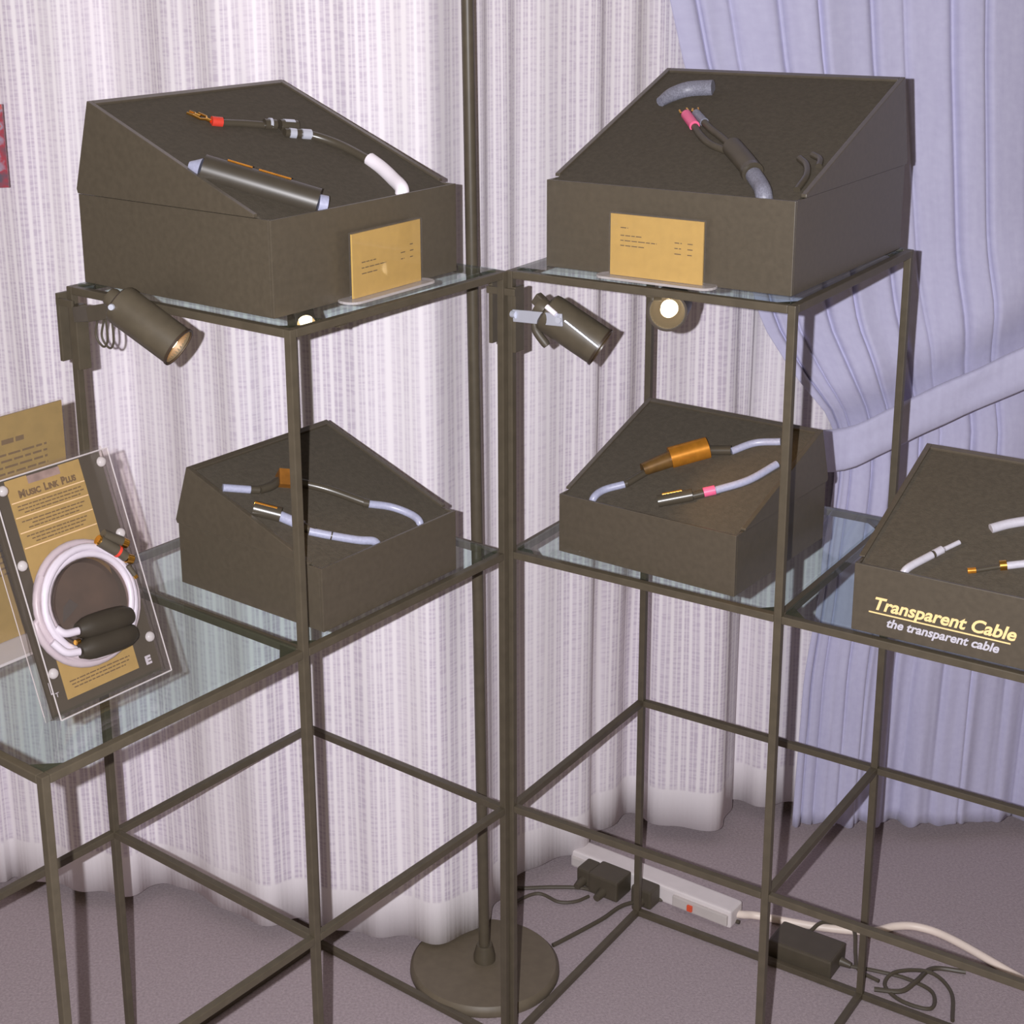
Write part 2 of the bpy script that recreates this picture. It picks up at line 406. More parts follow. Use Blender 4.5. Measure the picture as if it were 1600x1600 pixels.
# ------------------------------------------------------------------ floor pole
pl = thing('pole_stand', 'slim black round pole on a round black base at the corner of the curtain', 'pole stand', (.078, 2.272, 0))
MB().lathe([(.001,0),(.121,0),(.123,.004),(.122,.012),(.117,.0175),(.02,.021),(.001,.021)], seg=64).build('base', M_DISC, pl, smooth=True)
MB().tube([(0,0,.018),(-.0175,0,2.12)], .0088, 16).build('pole', M_METAL, pl, smooth=True)
MB().lathe([(.001,.018),(.018,.018),(.018,.03),(.0125,.05),(.001,.05)], seg=24).build('collar', M_METAL, pl, smooth=True)

# ------------------------------------------------------------------ display boxes
class Lid:
    pass
def display_box(name, q, o, rot, zb, w, d, h, hy, hz, ty, tz, by, label, group):
    t = thing(name, label, 'display box', wpos(q, o[0], o[1], zb), q[1] + rot, group)
    e = .004
    # lower box: a full-height tray whose mouth the lid closes
    m = MB(); m.box((0, 0, 0), (w, e, h)); m.box((0, e, 0), (e, d, h)); m.box((w-e, e, 0), (w, d, h)); m.box((e, d-e, 0), (w-e, d, h)); m.box((e, e, 0), (w-e, d-e, e))
    m.build('base', M_BOX, t, bevel=.0008)
    sl = (tz-hz)/(ty-hy)
    rec = .003
    # hinged lid: wedge walls around a recessed foam panel
    lid = MB()
    g = .0025
    side = [(hy, h+.001), (hy, hz), (ty, tz), (by, hz+.002), (by-.002, h+.001)]
    wall = .007
    lid.prism(side, 0, -g, wall-g); lid.prism(side, 0, w-wall+g, w+g)
    # back wall follows the far edge of the wedge
    bk = [(ty-.008, tz-.008*sl), (ty, tz), (by, hz+.002), (by-.009, hz+.001)]
    lid.prism(bk, 0, wall-g, w-wall+g)
    lo = lid.build('lid', M_BOX, t, bevel=.0008)
    # panel carrying the cables
    y0 = e + .001
    pf = [(y0, hz+(y0-hy)*sl-rec), (ty-.008, hz+(ty-.008-hy)*sl-rec), (ty-.008, hz+(ty-.008-hy)*sl-rec-.006), (y0, hz+(y0-hy)*sl-rec-.006)]
    MB().prism(pf, 0, wall-g, w-wall+g).build('foam_panel', M_FOAM, t)
    L = Lid(); L.t = t
    ln = math.hypot(ty-hy, tz-hz); cy, cz = (ty-hy)/ln, (tz-hz)/ln
    L.P = lambda a, b, n=0: Vector((a, hy + b*cy - n*cz, hz + b*cz + n*cy - rec))
    return L
def cable(L, pts, r, mt, name='cable', n=None, label=None, seg=14):
    rs = r if isinstance(r, list) else [r]*len(pts)
    n = max(rs)*.55 if n is None else n
    path = smoothpath([L.P(p[0], p[1], p[2] if len(p) > 2 else n) for p in pts], 8)
    k = (len(rs)-1)/(len(path)-1)
    rr = [rs[min(int(i*k), len(rs)-2)]*(1-(i*k-min(int(i*k), len(rs)-2))) + rs[min(int(i*k), len(rs)-2)+1]*(i*k-min(int(i*k), len(rs)-2)) for i in range(len(path))]
    return MB().tube(path, rr, seg).build(name, mt, L.t, smooth=True, label=label)
def spade(L, a, b, da, db, s=.011):
    """two-pronged gold spade"""
    d = Vector((da, db)).normalized(); p = Vector((-d.y, d.x))
    m = MB()
    for sg in (-1, 1):
        pts = [Vector((a, b)), Vector((a, b)) + p*sg*s*.45 + d*s*.35, Vector((a, b)) + p*sg*s*.42 + d*s*1.1]
        m.tube([L.P(x.x, x.y, .004) for x in pts], .0016, 8)
    m.tube([L.P(a-d.x*.006, b-d.y*.006, .004), L.P(a, b, .004)], .0025, 8)
    return m.build('spade_connector', M_BRASS, L.t, smooth=True, label='gold two-pronged spade connector')

ZT, ZS = 1.2093, .8093
# --- left stand, upper
L = display_box('display_box', LQ, (.362,.013), rad(90), ZT, .338, .350, .116, .025, .121, .316, .236, .350,
    'large black sloped display box with a white curved cable, beside the floor pole', 'large sloped display boxes')
cable(L, [(.127,.2225),(.140,.2165)], .0068, M_RED, 'sleeve', label='red sleeve')
spade(L, .124, .228, -.3, 1, .016)
spade(L, .118, .243, -.5, 1, .010)
cable(L, [(.140,.2165),(.17,.207),(.2036,.1933)], .005, M_BLACKP)
cable(L, [(.196,.196),(.212,.190)], .0075, M_BLACKP, 'connector', seg=20)
cable(L, [(.216,.187),(.240,.1785)], .0082, M_BLACKP, 'connector', seg=20)
cable(L, [(.203,.1945),(.2065,.193)], .0084, M_CHROME, 'connector_ring', label='chrome ring')
cable(L, [(.222,.186),(.236,.181)], .0086, M_CHROME, 'connector_ring', label='chrome ring')
cable(L, [(.214,.166),(.222,.162)], .0070, M_CHROME, 'connector_ring', label='chrome ring')
cable(L, [(.230,.159),(.242,.154)], .0072, M_CHROME, 'connector_ring', label='chrome ring')
cable(L, [(.208,.169),(.240,.155),(.262,.12),(.270,.07)], .0062, M_BLACKP)
cable(L, [(.2700,.070),(.2670,.046),(.2580,.016),(.247,-.010),(.242,-.0165,-.010)], .0092, M_WHITECABLE, label='fat white cable')
# big black network cylinder along the near edge
cable(L, [(.014,.110),(.098,-.006)], .0180, M_TUBE, 'network_cylinder', n=.006, seg=28, label='fat glossy black cylinder with gold lettering')
cable(L, [(.004,.1245),(.012,.1125)], [.004,.0125], M_SILVER, 'cylinder_end', n=.006, seg=24, label='silver end cap')
cable(L, [(.098,-.006),(.106,-.013)], .011, M_SILVER, 'cylinder_end', n=.006, seg=24, label='silver end cap')
for (a0, b0), (a1, b1) in (((.033,.092),(.051,.067)), ((.055,.060),(.079,.028))):
    MB().tube([L.P(a0, b0, .0242), L.P(a1, b1, .0242)], .0012, 6).build('gold_lettering', M_ORANGE, L.t, label='gold lettering')
# --- right stand, upper
L = display_box('display_box', RQ, (.037,.030), rad(-1), ZT, .350, .356, .116, .025, .121, .330, .236, .358,
    'large black sloped display box with a pink spade plug, before the blue drape', 'large sloped display boxes')
cable(L, [(.046,.212),(.053,.236),(.070,.254),(.103,.262)], [.007,.0105,.0115,.0115], M_GREY, label='fat silvery braided cable', seg=18)
cable(L, [(.100,.184),(.128,.153)], .0072, M_PINK, 'sleeve', label='pink sleeve')
cable(L, [(.112,.190),(.136,.166)], .0062, M_GREY, 'sleeve', label='grey sleeve')
spade(L, .0965, .188, -.8, 1, .012); spade(L, .109, .194, -.5, 1, .009)
cable(L, [(.128,.153),(.150,.128),(.1747,.1072),(.212,.0885)], .0050, M_RUBBER)
cable(L, [(.136,.166),(.155,.148),(.178,.1295),(.216,.096)], .0050, M_RUBBER)
cable(L, [(.210,.097),(.240,.066),(.268,.036)], .013, M_RUBBER, 'network_cylinder', seg=20)
cable(L, [(.262,.040),(.268,.034)], .0140, M_BLACKP, 'connector_ring', seg=20)
cable(L, [(.270,.032),(.290,.008),(.302,-.010),(.306,-.018,-.010)], .0105, M_GREY, label='grey braided cable end', seg=18)
cable(L, [(.306,.088),(.322,.072),(.333,.045),(.336,.010)], .0045, M_BLACKP, 'cable')
cable(L, [(.318,.100),(.332,.090),(.338,.072)], .0042, M_BLACKP, 'cable')
# --- left stand, lower
L = display_box('display_box', LQ, (.394,.043), rad(90), ZS, .260, .262, .084, .020, .088, .237, .168, .264,
    'small black sloped display box with a dim orange square, on the left stand shelf', 'small sloped display boxes')
cable(L, [(.010,.174),(.040,.1535)], .0052, M_SILVER)
cable(L, [(.040,.1535),(.050,.147)], .0056, M_BLACKP, 'connector')
MB().tube([L.P(.088,.152,.004), L.P(.108,.138,.004)], .0165, 4).build('amber_sleeve', mat('dull_orange_sleeve', (.30,.12,.02), rough=.4, metal=.3, noise_amt=.2, noise_scale=80), L.t, label='orange gold square sleeve')
cable(L, [(.05,.147),(.070,.146),(.088,.150)], .006, M_BLACKP, 'cable')
cable(L, [(.108,.138),(.135,.105),(.160,.058)], .006, M_BLACKP, 'cable')
cable(L, [(.158,.059),(.1635,.0535)], .0062, M_BLACKP, 'connector_ring')
cable(L, [(.1628,.0542),(.1866,.0336),(.1989,.0093),(.198,-.008),(.197,-.0135,-.008)], .0052, M_SILVER)
cable(L, [(.0125,.118),(.034,.090)], .0100, M_BLACKP, 'network_cylinder', seg=20)
cable(L, [(.012,.1185),(.030,.095)], .0026, M_ORANGE, 'gold_band', n=.0135, label='gold band')
cable(L, [(.034,.090),(.046,.060)], .0070, M_SILVER, 'cylinder_end')
cable(L, [(.046,.060),(.052,.044)], .0056, M_BLACKP, 'connector')
cable(L, [(.0459,.0487),(.0656,.0274),(.0905,.0036),(.108,-.009),(.116,-.0135,-.008)], .0054, M_SILVER)
cable(L, [(.0650,.0282),(.0662,.0268)], .0058, M_BLACKP, 'connector_ring')
# --- right stand, lower
L = display_box('display_box', RQ, (.062,.025), rad(-3.2), ZS, .272, .260, .084, .020, .088, .237, .166, .262,
    'small black sloped display box with a bright amber cylinder and pink-ringed cable', 'small sloped display boxes')
cable(L, [(.0465,-.0135,-.008),(.0485,-.006),(.0535,.0127),(.0749,.0338)], .0052, M_SILVER)
cable(L, [(.0735,.0325),(.0765,.0358)], .0056, M_BLACKP, 'connector_ring')
cable(L, [(.0760,.0350),(.0880,.0665)], .0052, M_BLACKP, 'cable')
cable(L, [(.0840,.0660),(.1090,.1000)], [.009,.012], M_DIMGOLD, 'amber_sleeve', seg=20, label='dim gold tapered sleeve')
cable(L, [(.1085,.1000),(.1470,.1380)], .0155, M_ORANGE, 'network_cylinder', seg=28, label='bright amber gold cylinder')
cable(L, [(.1470,.1380),(.1776,.1480)], .0070, M_BLACKP, 'connector')
cable(L, [(.1776,.1471),(.1996,.1748),(.2316,.1883)], .0052, M_SILVER)
cable(L, [(.1387,.0120),(.1757,.0400)], .0085, M_BLACKP, 'network_cylinder', seg=18)
cable(L, [(.142,.0200),(.163,.0360)], .0020, M_ORANGE, 'gold_band', n=.0115, label='gold band')
cable(L, [(.1757,.0400),(.1866,.0500)], .0056, M_BLACKP, 'connector')
cable(L, [(.1866,.0510),(.1986,.0610)], .0066, M_PINK, 'sleeve', label='pink ring')
cable(L, [(.1986,.0610),(.2302,.0956),(.250,.140)], .0052, M_SILVER)
# --- right stand, side table
L = display_box('display_box', RQ, (.494,0), 0, ZS, .270, .260, .087, .020, .090, .250, .171, .262,
    'small black sloped display box with cream lettering on its front, on the low glass table', 'small sloped display boxes')
def lettering(body, mt, parent, x, z, w, h, y=-.0006, name='lettering', shear=0, bold=0, label=None):
    me = text_mesh(body, w, h, shear, bold)
    me.materials.append(mt); o = bpy.data.objects.new(name, me); C.objects.link(o); o.parent = parent
    o.rotation_euler = (rad(90), 0, 0); o.location = (x, y+.0004, z)
    if label: o['label'] = label
    return o
lettering('Transparent Cable', M_CREAM, L.t, .028, .033, .168, .0165, shear=.28, bold=.026, label='cream italic lettering')
MB().box((.021,-.0006,.0275), (.190,.0004,.0292)).build('underline', M_CREAM, L.t, label='cream line under the lettering')
lettering('the transparent cable', M_PALE, L.t, .044, .0135, .134, .0115, shear=.28, bold=.028, label='pale grey italic lettering')
cable(L, [(.055,-.0135,-.006),(.060,-.004),(.078,.028)], .0048, M_PALEJ); cable(L, [(.080,.031),(.086,.041)], .0050, M_PALEJ)
cable(L, [(.0785,.0290),(.0800,.0312)], .0044, M_BLACKP, 'connector_ring'); cable(L, [(.088,.044),(.100,.062)], .0030, M_PALEJ)
cable(L, [(.127,.0960),(.146,.113),(.175,.130),(.21,.140)], .0060, M_PALEJ)
cable(L, [(.1254,.0137),(.1339,.0178)], .0036, M_ORANGE, 'pin', label='orange gold pin')
cable(L, [(.1339,.0178),(.1568,.0330)], .0030, M_BLACKP, 'cable')
cable(L, [(.1570,.0328),(.1640,.0362)], .0062, M_BRASS, 'connector', label='gold plug')
cable(L, [(.1640,.0360),(.190,.050),(.22,.06)], .0046, M_PALEJ)

# ------------------------------------------------------------------ price cards in acrylic holders
def card_holder(q, u, v, rot, label, lines, w=.131, hgt=.083):
    t = thing('card_holder', label, 'card holder', wpos(q, u, v, ZT), q[1]+rot, 'gold price cards in acrylic holders')
    # acrylic foot with rounded ends
    pts = []
    for sx in (1, -1):
        for k in range(9):
            an = -PI/2 + PI*k/8
            pts.append((sx*(w/2+.004) + sx*math.cos(an)*.014, sx*math.sin(an)*.017 ))
    MB().prism([(x, y) for x, y in pts], 2, .0002, .0034).build('acrylic_foot', M_EDGEGLINT, t, bevel=.0006)
    MB().box((-w/2-.001,-.0035,.0034), (w/2+.001,-.0015,hgt+.002)).build('front_panel', M_ACRYL, t)
    MB().box((-w/2-.001,.0015,.0034), (w/2+.001,.0035,hgt+.002)).build('back_panel', M_ACRYL, t)
    c = MB().box((-w/2,-.0012,.0036), (w/2,.0012,hgt)).build('card', M_GOLD, t, label='gold card with small dark print')
    m = MB()
    for x0, x1, z in lines:
        n = max(1, int((x1-x0)/.011))
        random.seed(int(z*1e4)+int(x0*1e4))
        x = x0
        while x < x1:
            l = random.uniform(.004, .010); m.box((x, -.0014, z-.0006), (min(x+l, x1), -.00121, z+.0006)); x += l+.0016
    m.build('print', M_INK, c)
    return t
LN = [(-.051,-.040,.066),(-.051,-.021,.056),(-.051,.001,.0495),(-.051,-.017,.043),(.026,.036,.0535),(.044,.051,.0535),(.026,.035,.0465),(.044,.051,.0465),(.026,.036,.0395),(.044,.050,.0395)]
card_holder(RQ, .209, .0130, rad(-.5), 'gold price card in a clear holder in front of the box with the pink plug', LN)
LN2 = [(-.049,-.022,.046),(-.049,-.003,.039),(-.049,-.020,.032),(.026,.035,.046),(.044,.051,.046),(.026,.033,.038),(.044,.051,.038),(.044,.050,.054)]
card_holder(LQ, .3740, .199, rad(91.5), 'gold price card in a clear holder in front of the box with the white cable', LN2)

# tall gold sign on the low left table
t = thing('sign_holder', 'tall gold information sheet in a clear upright stand behind the packaged cable', 'sign holder', wpos(LQ, .108, -.222, ZS), LQ[1]+rad(90))
MB().box((-.115,-.052,.0002), (.108,.030,.004)).build('acrylic_foot', M_EDGEGLINT, t, bevel=.001)
MB().box((-.1125,-.0035,.004), (.1125,-.0015,.288)).build('front_panel', M_ACRYL, t)
MB().box((-.1125,.0015,.004), (.1125,.0035,.288)).build('back_panel', M_ACRYL, t)
c = MB().box((-.112,-.0012,.0042), (.111,.0012,.286)).build('sheet', M_GOLDD, t, label='dark gold printed sheet')
m = MB(); random.seed(4)
for z, x0, x1, hh in [(.254,-.075,.052,.0030)] + [(.238-.0078*k, -.09, .084 - (.03 if k % 6 == 5 else 0), .0013) for k in range(20)]:
    x = x0
    while x < x1:
        l = random.uniform(.006,.02); m.box((x,-.0014,z-hh), (min(x+l, x1),-.00121,z+hh)); x += l+.003
m.build('print', M_INK, c)

# ------------------------------------------------------------------ packaged cable (blister pack leaning back)
t = thing('blister_pack', 'clear blister pack with a coiled white cable, leaning back on the low left table', 'cable package', wpos(LQ, .3245, -.304, ZS+.0002), LQ[1]+rad(90))
LEAN = math.atan2(.09, .257)
piv = bpy.data.objects.new('package', None)
bpy.data.objects.remove(piv)
RX = Matrix.Rotation(-LEAN, 4, 'X')
PW, PH = .160, .273
def pbuild(m, name, mt, parent, **k):
    o = m.build(name, mt, parent, **k); 
    o.data.transform(RX); return o
D0, D1 = .0, .021        # front face, back face (local y)
shell = MB()
shell.box((0, D0, 0), (PW, D0+.0008, PH))
shell.box((0, D0, 0), (.0008, D1, PH)); shell.box((PW-.0008, D0, 0), (PW, D1, PH)); shell.box((0, D0, 0), (PW, D1, .0008)); shell.box((0, D0, PH-.0008), (PW, D1, PH))
shell.box((-.007, D1-.001, -.0), (PW+.007, D1, PH+.004))
sh = pbuild(shell, 'clear_shell', M_BLIST, t)
rim = MB()  # thin pale strips painting the light caught along the shell's edges
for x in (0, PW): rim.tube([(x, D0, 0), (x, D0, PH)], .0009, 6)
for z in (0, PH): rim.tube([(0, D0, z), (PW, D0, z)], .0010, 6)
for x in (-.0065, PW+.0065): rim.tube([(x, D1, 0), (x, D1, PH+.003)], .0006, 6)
pbuild(rim, 'shell_edge_glint', M_EDGEGLINT, sh, smooth=True, label='clear edge with a painted pale glint')
cm = MB().box((.001,.0165,.002), (PW-.001,.0185,PH-.002))
bc = pbuild(cm, 'backing_card', M_BLACKP, t, label='black backing card')
gm = MB()
hx0, hx1, hz0 = .055, .099, .2600
gm.box((.0255,.0158,.0150), (.1285,.0164,hz0)); gm.box((.0255,.0158,hz0), (hx0,.0164,PH-.003)); gm.box((hx1,.0158,hz0), (.1285,.0164,PH-.003))
gc = pbuild(gm, 'gold_label', M_GOLDP, t, label='gold paper band printed with dark lettering')
def ptext(body, x, z, w, h, mt, parent, y=.0152, **k):
    me = text_mesh(body, w, h, **k); me.materials.append(mt)
    me.transform(Matrix.Translation((x, y+.0004, z)) @ Matrix.Rotation(rad(90), 4, 'X')); me.transform(RX)
    o = bpy.data.objects.new('lettering', me); C.objects.link(o); o.parent = parent; return o
ptext('M', .039, .2475, .0085, .0085, M_INK, gc, bold=.05); ptext('USIC', .0485, .2475, .020, .0066, M_INK, gc, bold=.055)
ptext('L', .0735, .2475, .0052, .0085, M_INK, gc, bold=.055); ptext('INK', .0795, .2475, .014, .0066, M_INK, gc, bold=.055)
ptext('P', .0975, .2475, .0058, .0085, M_INK, gc, bold=.055); ptext('LUS', .1038, .2475, .014, .0066, M_INK, gc, bold=.055)
m = MB()
for z in (.2435,.2265,.2090,.1915): m.box((.027,.01555,z-.0006), (.128,.0158,z+.0006))
pbuild(m, 'rule', M_LINE, gc)
m = MB(); random.seed(8)
for z, x0, x1 in [(.2385,.033,.122),(.2345,.033,.125),(.2305,.040,.118),(.2210,.033,.120),(.2170,.046,.116),(.2130,.040,.110),(.2040,.034,.118),(.2000,.040,.115),(.1960,.044,.110)] + [(.033,.034,.120),(.029,.036,.118),(.025,.038,.112)]:
    x = x0
    while x < x1:
        l = random.uniform(.003,.009); m.box((x,.0156,z-.0007), (min(x+l, x1),.0158,z+.0007)); x += l+.0012
pbuild(m, 'print', M_INK, gc)
ptext('L', .0065, .0275, .0035, .0150, M_PALE, bc); ptext('IT', .0095, .0225, .007, .0055, M_PALE, bc); ptext('E', .1395, .0150, .0085, .0095, M_PALE, bc, bold=.06)
for a, b in ((.1465,.2594),(.1446,.1731),(.1435,.0471),(.0106,.2614),(.0078,.1762),(.0068,.052)):
    m = MB().lathe([(.0001,0),(.0060,0),(.0058,.0022),(.0042,.0042),(.0015,.0050),(.0001,.0050)], align(Vector((a, 0, b)), (0,-1,0)), 20)
    pbuild(m, 'snap_button', M_EDGEGLINT, sh, smooth=True)
# hang hole
hm = MB().box((hx0,.0150,hz0), (hx1,.0158,PH-.004)); pbuild(hm, 'hang_hole', mat('hanger_film', (.30,.22,.20), rough=.15, noise_amt=.3, noise_scale=60), t, label='clear hanger tab')
# recessed clear round tub in the middle of the coil
tub = MB().lathe([(.0001,.001),(.046,.001),(.049,.012),(.050,.0185)], align(Vector((.080, .0158, .111)), (0,-1,0)), 40, cap=False)
tb_ = pbuild(tub, 'coil_tub', clear_mat('smoky_clear_plastic', (.62,.56,.54), rough=.12, haze=.12, haze_col=(.45,.36,.30)), t, smooth=True, label='clear round recess inside the coil')
pbuild(MB().lathe([(.0001,0),(.0515,0),(.0515,.0006),(.0001,.0006)], align(Vector((.080,.0158,.111)), (0,-1,0)), 40), 'dark_window', mat('dark_window_card', (.115,.080,.055), rough=.35, noise_amt=.35, noise_scale=35), t, label='dark round window behind the coil')
pbuild(MB().prism([(.046,.098),(.072,.1105),(.063,.121),(.052,.114)], 1, .0135, .0145), 'folded_flap', M_ACRYL, tb_)
# coil of cable: several turns
pts = []
turns = 5.2
for k in range(int(turns*40)):
    an = rad(200) - 2*PI*k/40
    f = k/40
    r = .0535 + .0048*((f*1.31) % 4) + .001*math.sin(an*3+f)
    y = .0085 - .0042*math.sin(f*1.9) - .003
    pts.append((.0800 + r*math.cos(an)*1.0, y, .1120 + r*math.sin(an)*.985))
mcoil = MB().tube(pts, .0045, 12)
coil = pbuild(mcoil, 'cable_coil', M_COIL, t, smooth=True, label='coiled white cable')
for pp in ([(.026,.0,.098),(.034,-.003,.089),(.0500,-.005,.0862)], [(.017,.0,.085),(.028,-.003,.069),(.0440,-.005,.0640)]):
    o = pbuild(MB().tube(smoothpath(pp, 8), .0046, 12), 'cable_end', M_COIL, coil, smooth=True)
for a0, b0, a1, b1 in ((.0500,.0868,.1230,.0800), (.0450,.0640,.1210,.0600)):
    pp = [Vector((a0, -.004, b0)).lerp(Vector((a1, -.004, b1)), k/8) for k in range(9)]
    pbuild(MB().tube(pp, [.0085,.0125,.0140,.0145,.0148,.0148,.0145,.0135,.0095], 24), 'network_barrel', M_BARREL, t, smooth=True, label='fat black barrel on the cable')
pbuild(MB().lathe([(.0001,0),(.0032,0),(.0030,.006),(.0001,.006)], align(Vector((.0475,-.004,.0752)), (-1,-.3,0)), 14), 'pin', M_BRASS, t, smooth=True, label='gold plug tip')
# plugs lying over the coil, upper right
pbuild(MB().tube([(.1110,-.004,.1740),(.1300,-.004,.1560)], .0070, 16), 'plug', M_RUBBER, t, smooth=True, label='black plug barrel')
pbuild(MB().tube([(.1180,-.004,.1790),(.1400,-.004,.1640)], .0062, 16), 'plug', M_RUBBER, t, smooth=True, label='black plug barrel')
pbuild(MB().tube([(.1300,-.004,.1560),(.1325,-.004,.1535)], .0073, 16), 'colour_ring', M_RED, t, smooth=True, label='red ring')
pbuild(MB().tube([(.1325,-.004,.1535),(.1400,-.004,.1450)], .0060, 16), 'plug_shell', M_RUBBER, t, smooth=True)
pbuild(MB().tube([(.1400,-.004,.1640),(.1465,-.004,.1590)], .0056, 16), 'plug_shell', M_BRASS, t, smooth=True, label='gold plug shell')
pbuild(MB().tube([(.1390,-.006,.1440),(.1460,-.006,.1400)], .0056, 16), 'plug_shell', M_BRASS, t, smooth=True, label='gold plug shell')
pbuild(MB().tube([(.1385,-.005,.1350),(.1440,-.005,.1220)], .0030, 12), 'pin', M_RUBBER, t, smooth=True)
pbuild(MB().tube([(.1440,-.005,.1220),(.1455,-.005,.1180)], .0026, 12), 'pin', M_BRASS, t, smooth=True)
pbuild(MB().tube([(.1090,-.004,.1760),(.1115,-.004,.1735)], .0058, 16), 'colour_ring', M_BRASS, t, smooth=True, label='gold ring')

# ------------------------------------------------------------------ clip-on spot lamps
def spot_lamp(q, org, label, barrel0, axis, length, r, jaws, arm, strip=None, refl=None, lit=2.0, bulb_r=.0075):
    """all coordinates in the stand's own u, v, z"""
    t = thing('clip_lamp', label, 'lamp', wpos(q, *org), q[1], 'black clip-on spot lamps')
    O = Vector(org); b0 = Vector(barrel0) - O; ax = Vector(axis).normalized(); b1 = b0 + ax*length
    for cu, cv, cz, du, dv, dz in jaws:
        MB().cbox((cu-O.x, cv-O.y, cz-O.z), (du, dv, dz)).build('clamp_jaw', M_METAL, t, bevel=.001)
    for p0, p1, hw, mtl, nm in arm:
        p0 = Vector(p0)-O; p1 = Vector(p1)-O
        d = (p1-p0); Mx = align(p0, d)
        x = Mx.to_3x3() @ Vector((1,0,0))
        MB().cbox((0,0,d.length/2), (hw[0], hw[1], d.length)).build(nm, mtl, t, bevel=.0008).matrix_local = Matrix.Translation(p0) @ Vector(d).to_track_quat('Z', 'X').to_matrix().to_4x4()
    Mx = align(b0, ax)
    h = MB().lathe([(.0001,0),(r*.80,0),(r*.96,.003),(r,.008),(r,length),(r*.90,length),(r*.88,length-.030),(r*.3,length-.040),(.0001,length-.040)], Mx, 36).build('housing', M_METAL, t, smooth=True)
    MB().lathe([(r*.905,length-.0005),(r*.88,length-.012),(r*.55,length-.030),(r*.2,length-.036),(.0001,length-.036)], Mx, 32, cap=False).build('reflector', refl or M_REFL, h, smooth=True, label='golden reflector bowl')
    MB().lathe([(.0001,length-.034),(bulb_r*.6,length-.034),(bulb_r,length-.022),(bulb_r*.9,length-.010),(bulb_r*.4,length-.005),(.0001,length-.005)], Mx, 20).build('bulb', M_BULB, h, smooth=True, label='lit halogen bulb')
    MB().lathe([(r*.94,length-.001),(r*1.04,length-.001),(r*1.04,length+.002),(r*.94,length+.002),(r*.94,length-.001)], Mx, 36, cap=False).build('rim', M_RUST, h, smooth=True)
    MB().lathe([(.0001,-.014),(r*.42,-.014),(r*.50,-.010),(r*.50,0),(.0001,0)], Mx, 24).build('socket_cap', M_METAL, t, smooth=True)
    if strip:
        a, b, w = strip
        MB().tube([Vector(a)-O, Vector(b)-O], w, 8).build('trim_strip', M_CHROME, h, smooth=True, label='chrome trim line')
    if lit:
        sp = bpy.data.lights.new('lamp_light', 'SPOT'); sp.energy = lit; sp.color = (1,.62,.28); sp.spot_size = rad(75); sp.spot_blend = .6; sp.shadow_soft_size = .008
        so = bpy.data.objects.new('lamp_light', sp); C.objects.link(so); so.parent = t
        so.matrix_local = Matrix.Translation(b1 - ax*.006) @ ax.to_track_quat('-Z', 'Y').to_matrix().to_4x4()
    return t, Mx, O
# lamp clipped to the posts where the two stands meet, turned away
t, Mx, O = spot_lamp(RQ, (0,0,1.13), 'black clip-on spot lamp with a chrome arm on the corner posts, turned away', (.0615,-.012,1.160), (.073,.020,-.0455), .086, .0265,
    [(-.0265,.000,1.145,.006,.020,.084), (.0110,.000,1.140,.006,.022,.090), (-.008,-.012,1.178,.045,.004,.010)],
    [((.014,-.016,1.1480),(.104,-.041,1.1580),(.0165,.003),M_CHROME,'arm')],
    strip=((.1065,-.0385,1.1570),(.1490,-.0260,1.1250),.0016), lit=2.5)
MB().tube([Vector((.012,-.016,1.150))-O, Vector((.020,-.018,1.150))-O], .005, 12).build('pivot', M_CHROME, t, smooth=True)
MB().lathe([(.0001,0),(.0045,0),(.0040,.003),(.0001,.003)], align(Vector((.100,-.0420,1.1580))-O, (0,-1,0)), 14).build('screw', M_CHROME, t, smooth=True, label='bright screw head')
MB().tube([Vector((.0800,-.040,1.1730))-O, Vector((.0940,-.040,1.1640))-O], .0036, 10).build('switch_lever', M_WHITECABLE, t, smooth=True, label='pale lever')
MB().cbox((0,0,0), (.014,.012,.016), Matrix.Translation(Vector((.0520,-.012,1.1720))-O) @ Matrix.Rotation(rad(35), 4, 'Y')).build('knob', M_RUBBER, t, bevel=.002)
MB().tube(smoothpath([Vector((.043,-.012,1.150))-O, Vector((.048,-.014,1.132))-O, Vector((.064,-.012,1.112))-O], 6), [.0035,.0035,.004,.004,.0045,.005,.006,.006,.006,.006,.006,.006,.005], 10).build('cord_end', M_RUBBER, t, smooth=True)
# lamp clipped to the far left post, facing the camera
t, Mx, O = spot_lamp(LQ, (0,0,1.14), 'black clip-on spot lamp on the left post below the white cable box, bulb showing', (.142,-.040,1.210), (.83,.31,-.565), .095, .0255,
    [(-.0150,-.004,1.150,.006,.020,.092), (.0150,-.004,1.140,.014,.020,.086), (0,-.013,1.185,.034,.004,.010)],
    [((.018,-.012,1.172),(.085,-.030,1.186),(.020,.005),M_METAL,'arm'), ((.075,-.028,1.184),(.150,-.040,1.203),(.020,.016),M_METAL,'arm')], lit=2.0, bulb_r=.0145)
MB().lathe([(.0001,0),(.0042,0),(.0036,.003),(.0001,.003)], align(Vector((.158,-.0620,1.2100))-O, (.5,-.8,.1)), 14).build('screw', M_CHROME, t, smooth=True, label='bright screw head')
for off in (0, .012):
    MB().tube(smoothpath([Vector((.082+off,-.024,1.181))-O, Vector((.074+off,-.024,1.155))-O, Vector((.085+off,-.022,1.141))-O, Vector((.097+off,-.024,1.152))-O, Vector((.104+off,-.030,1.184))-O], 6), .0015, 8).build('cord', M_RUBBER, t, smooth=True)
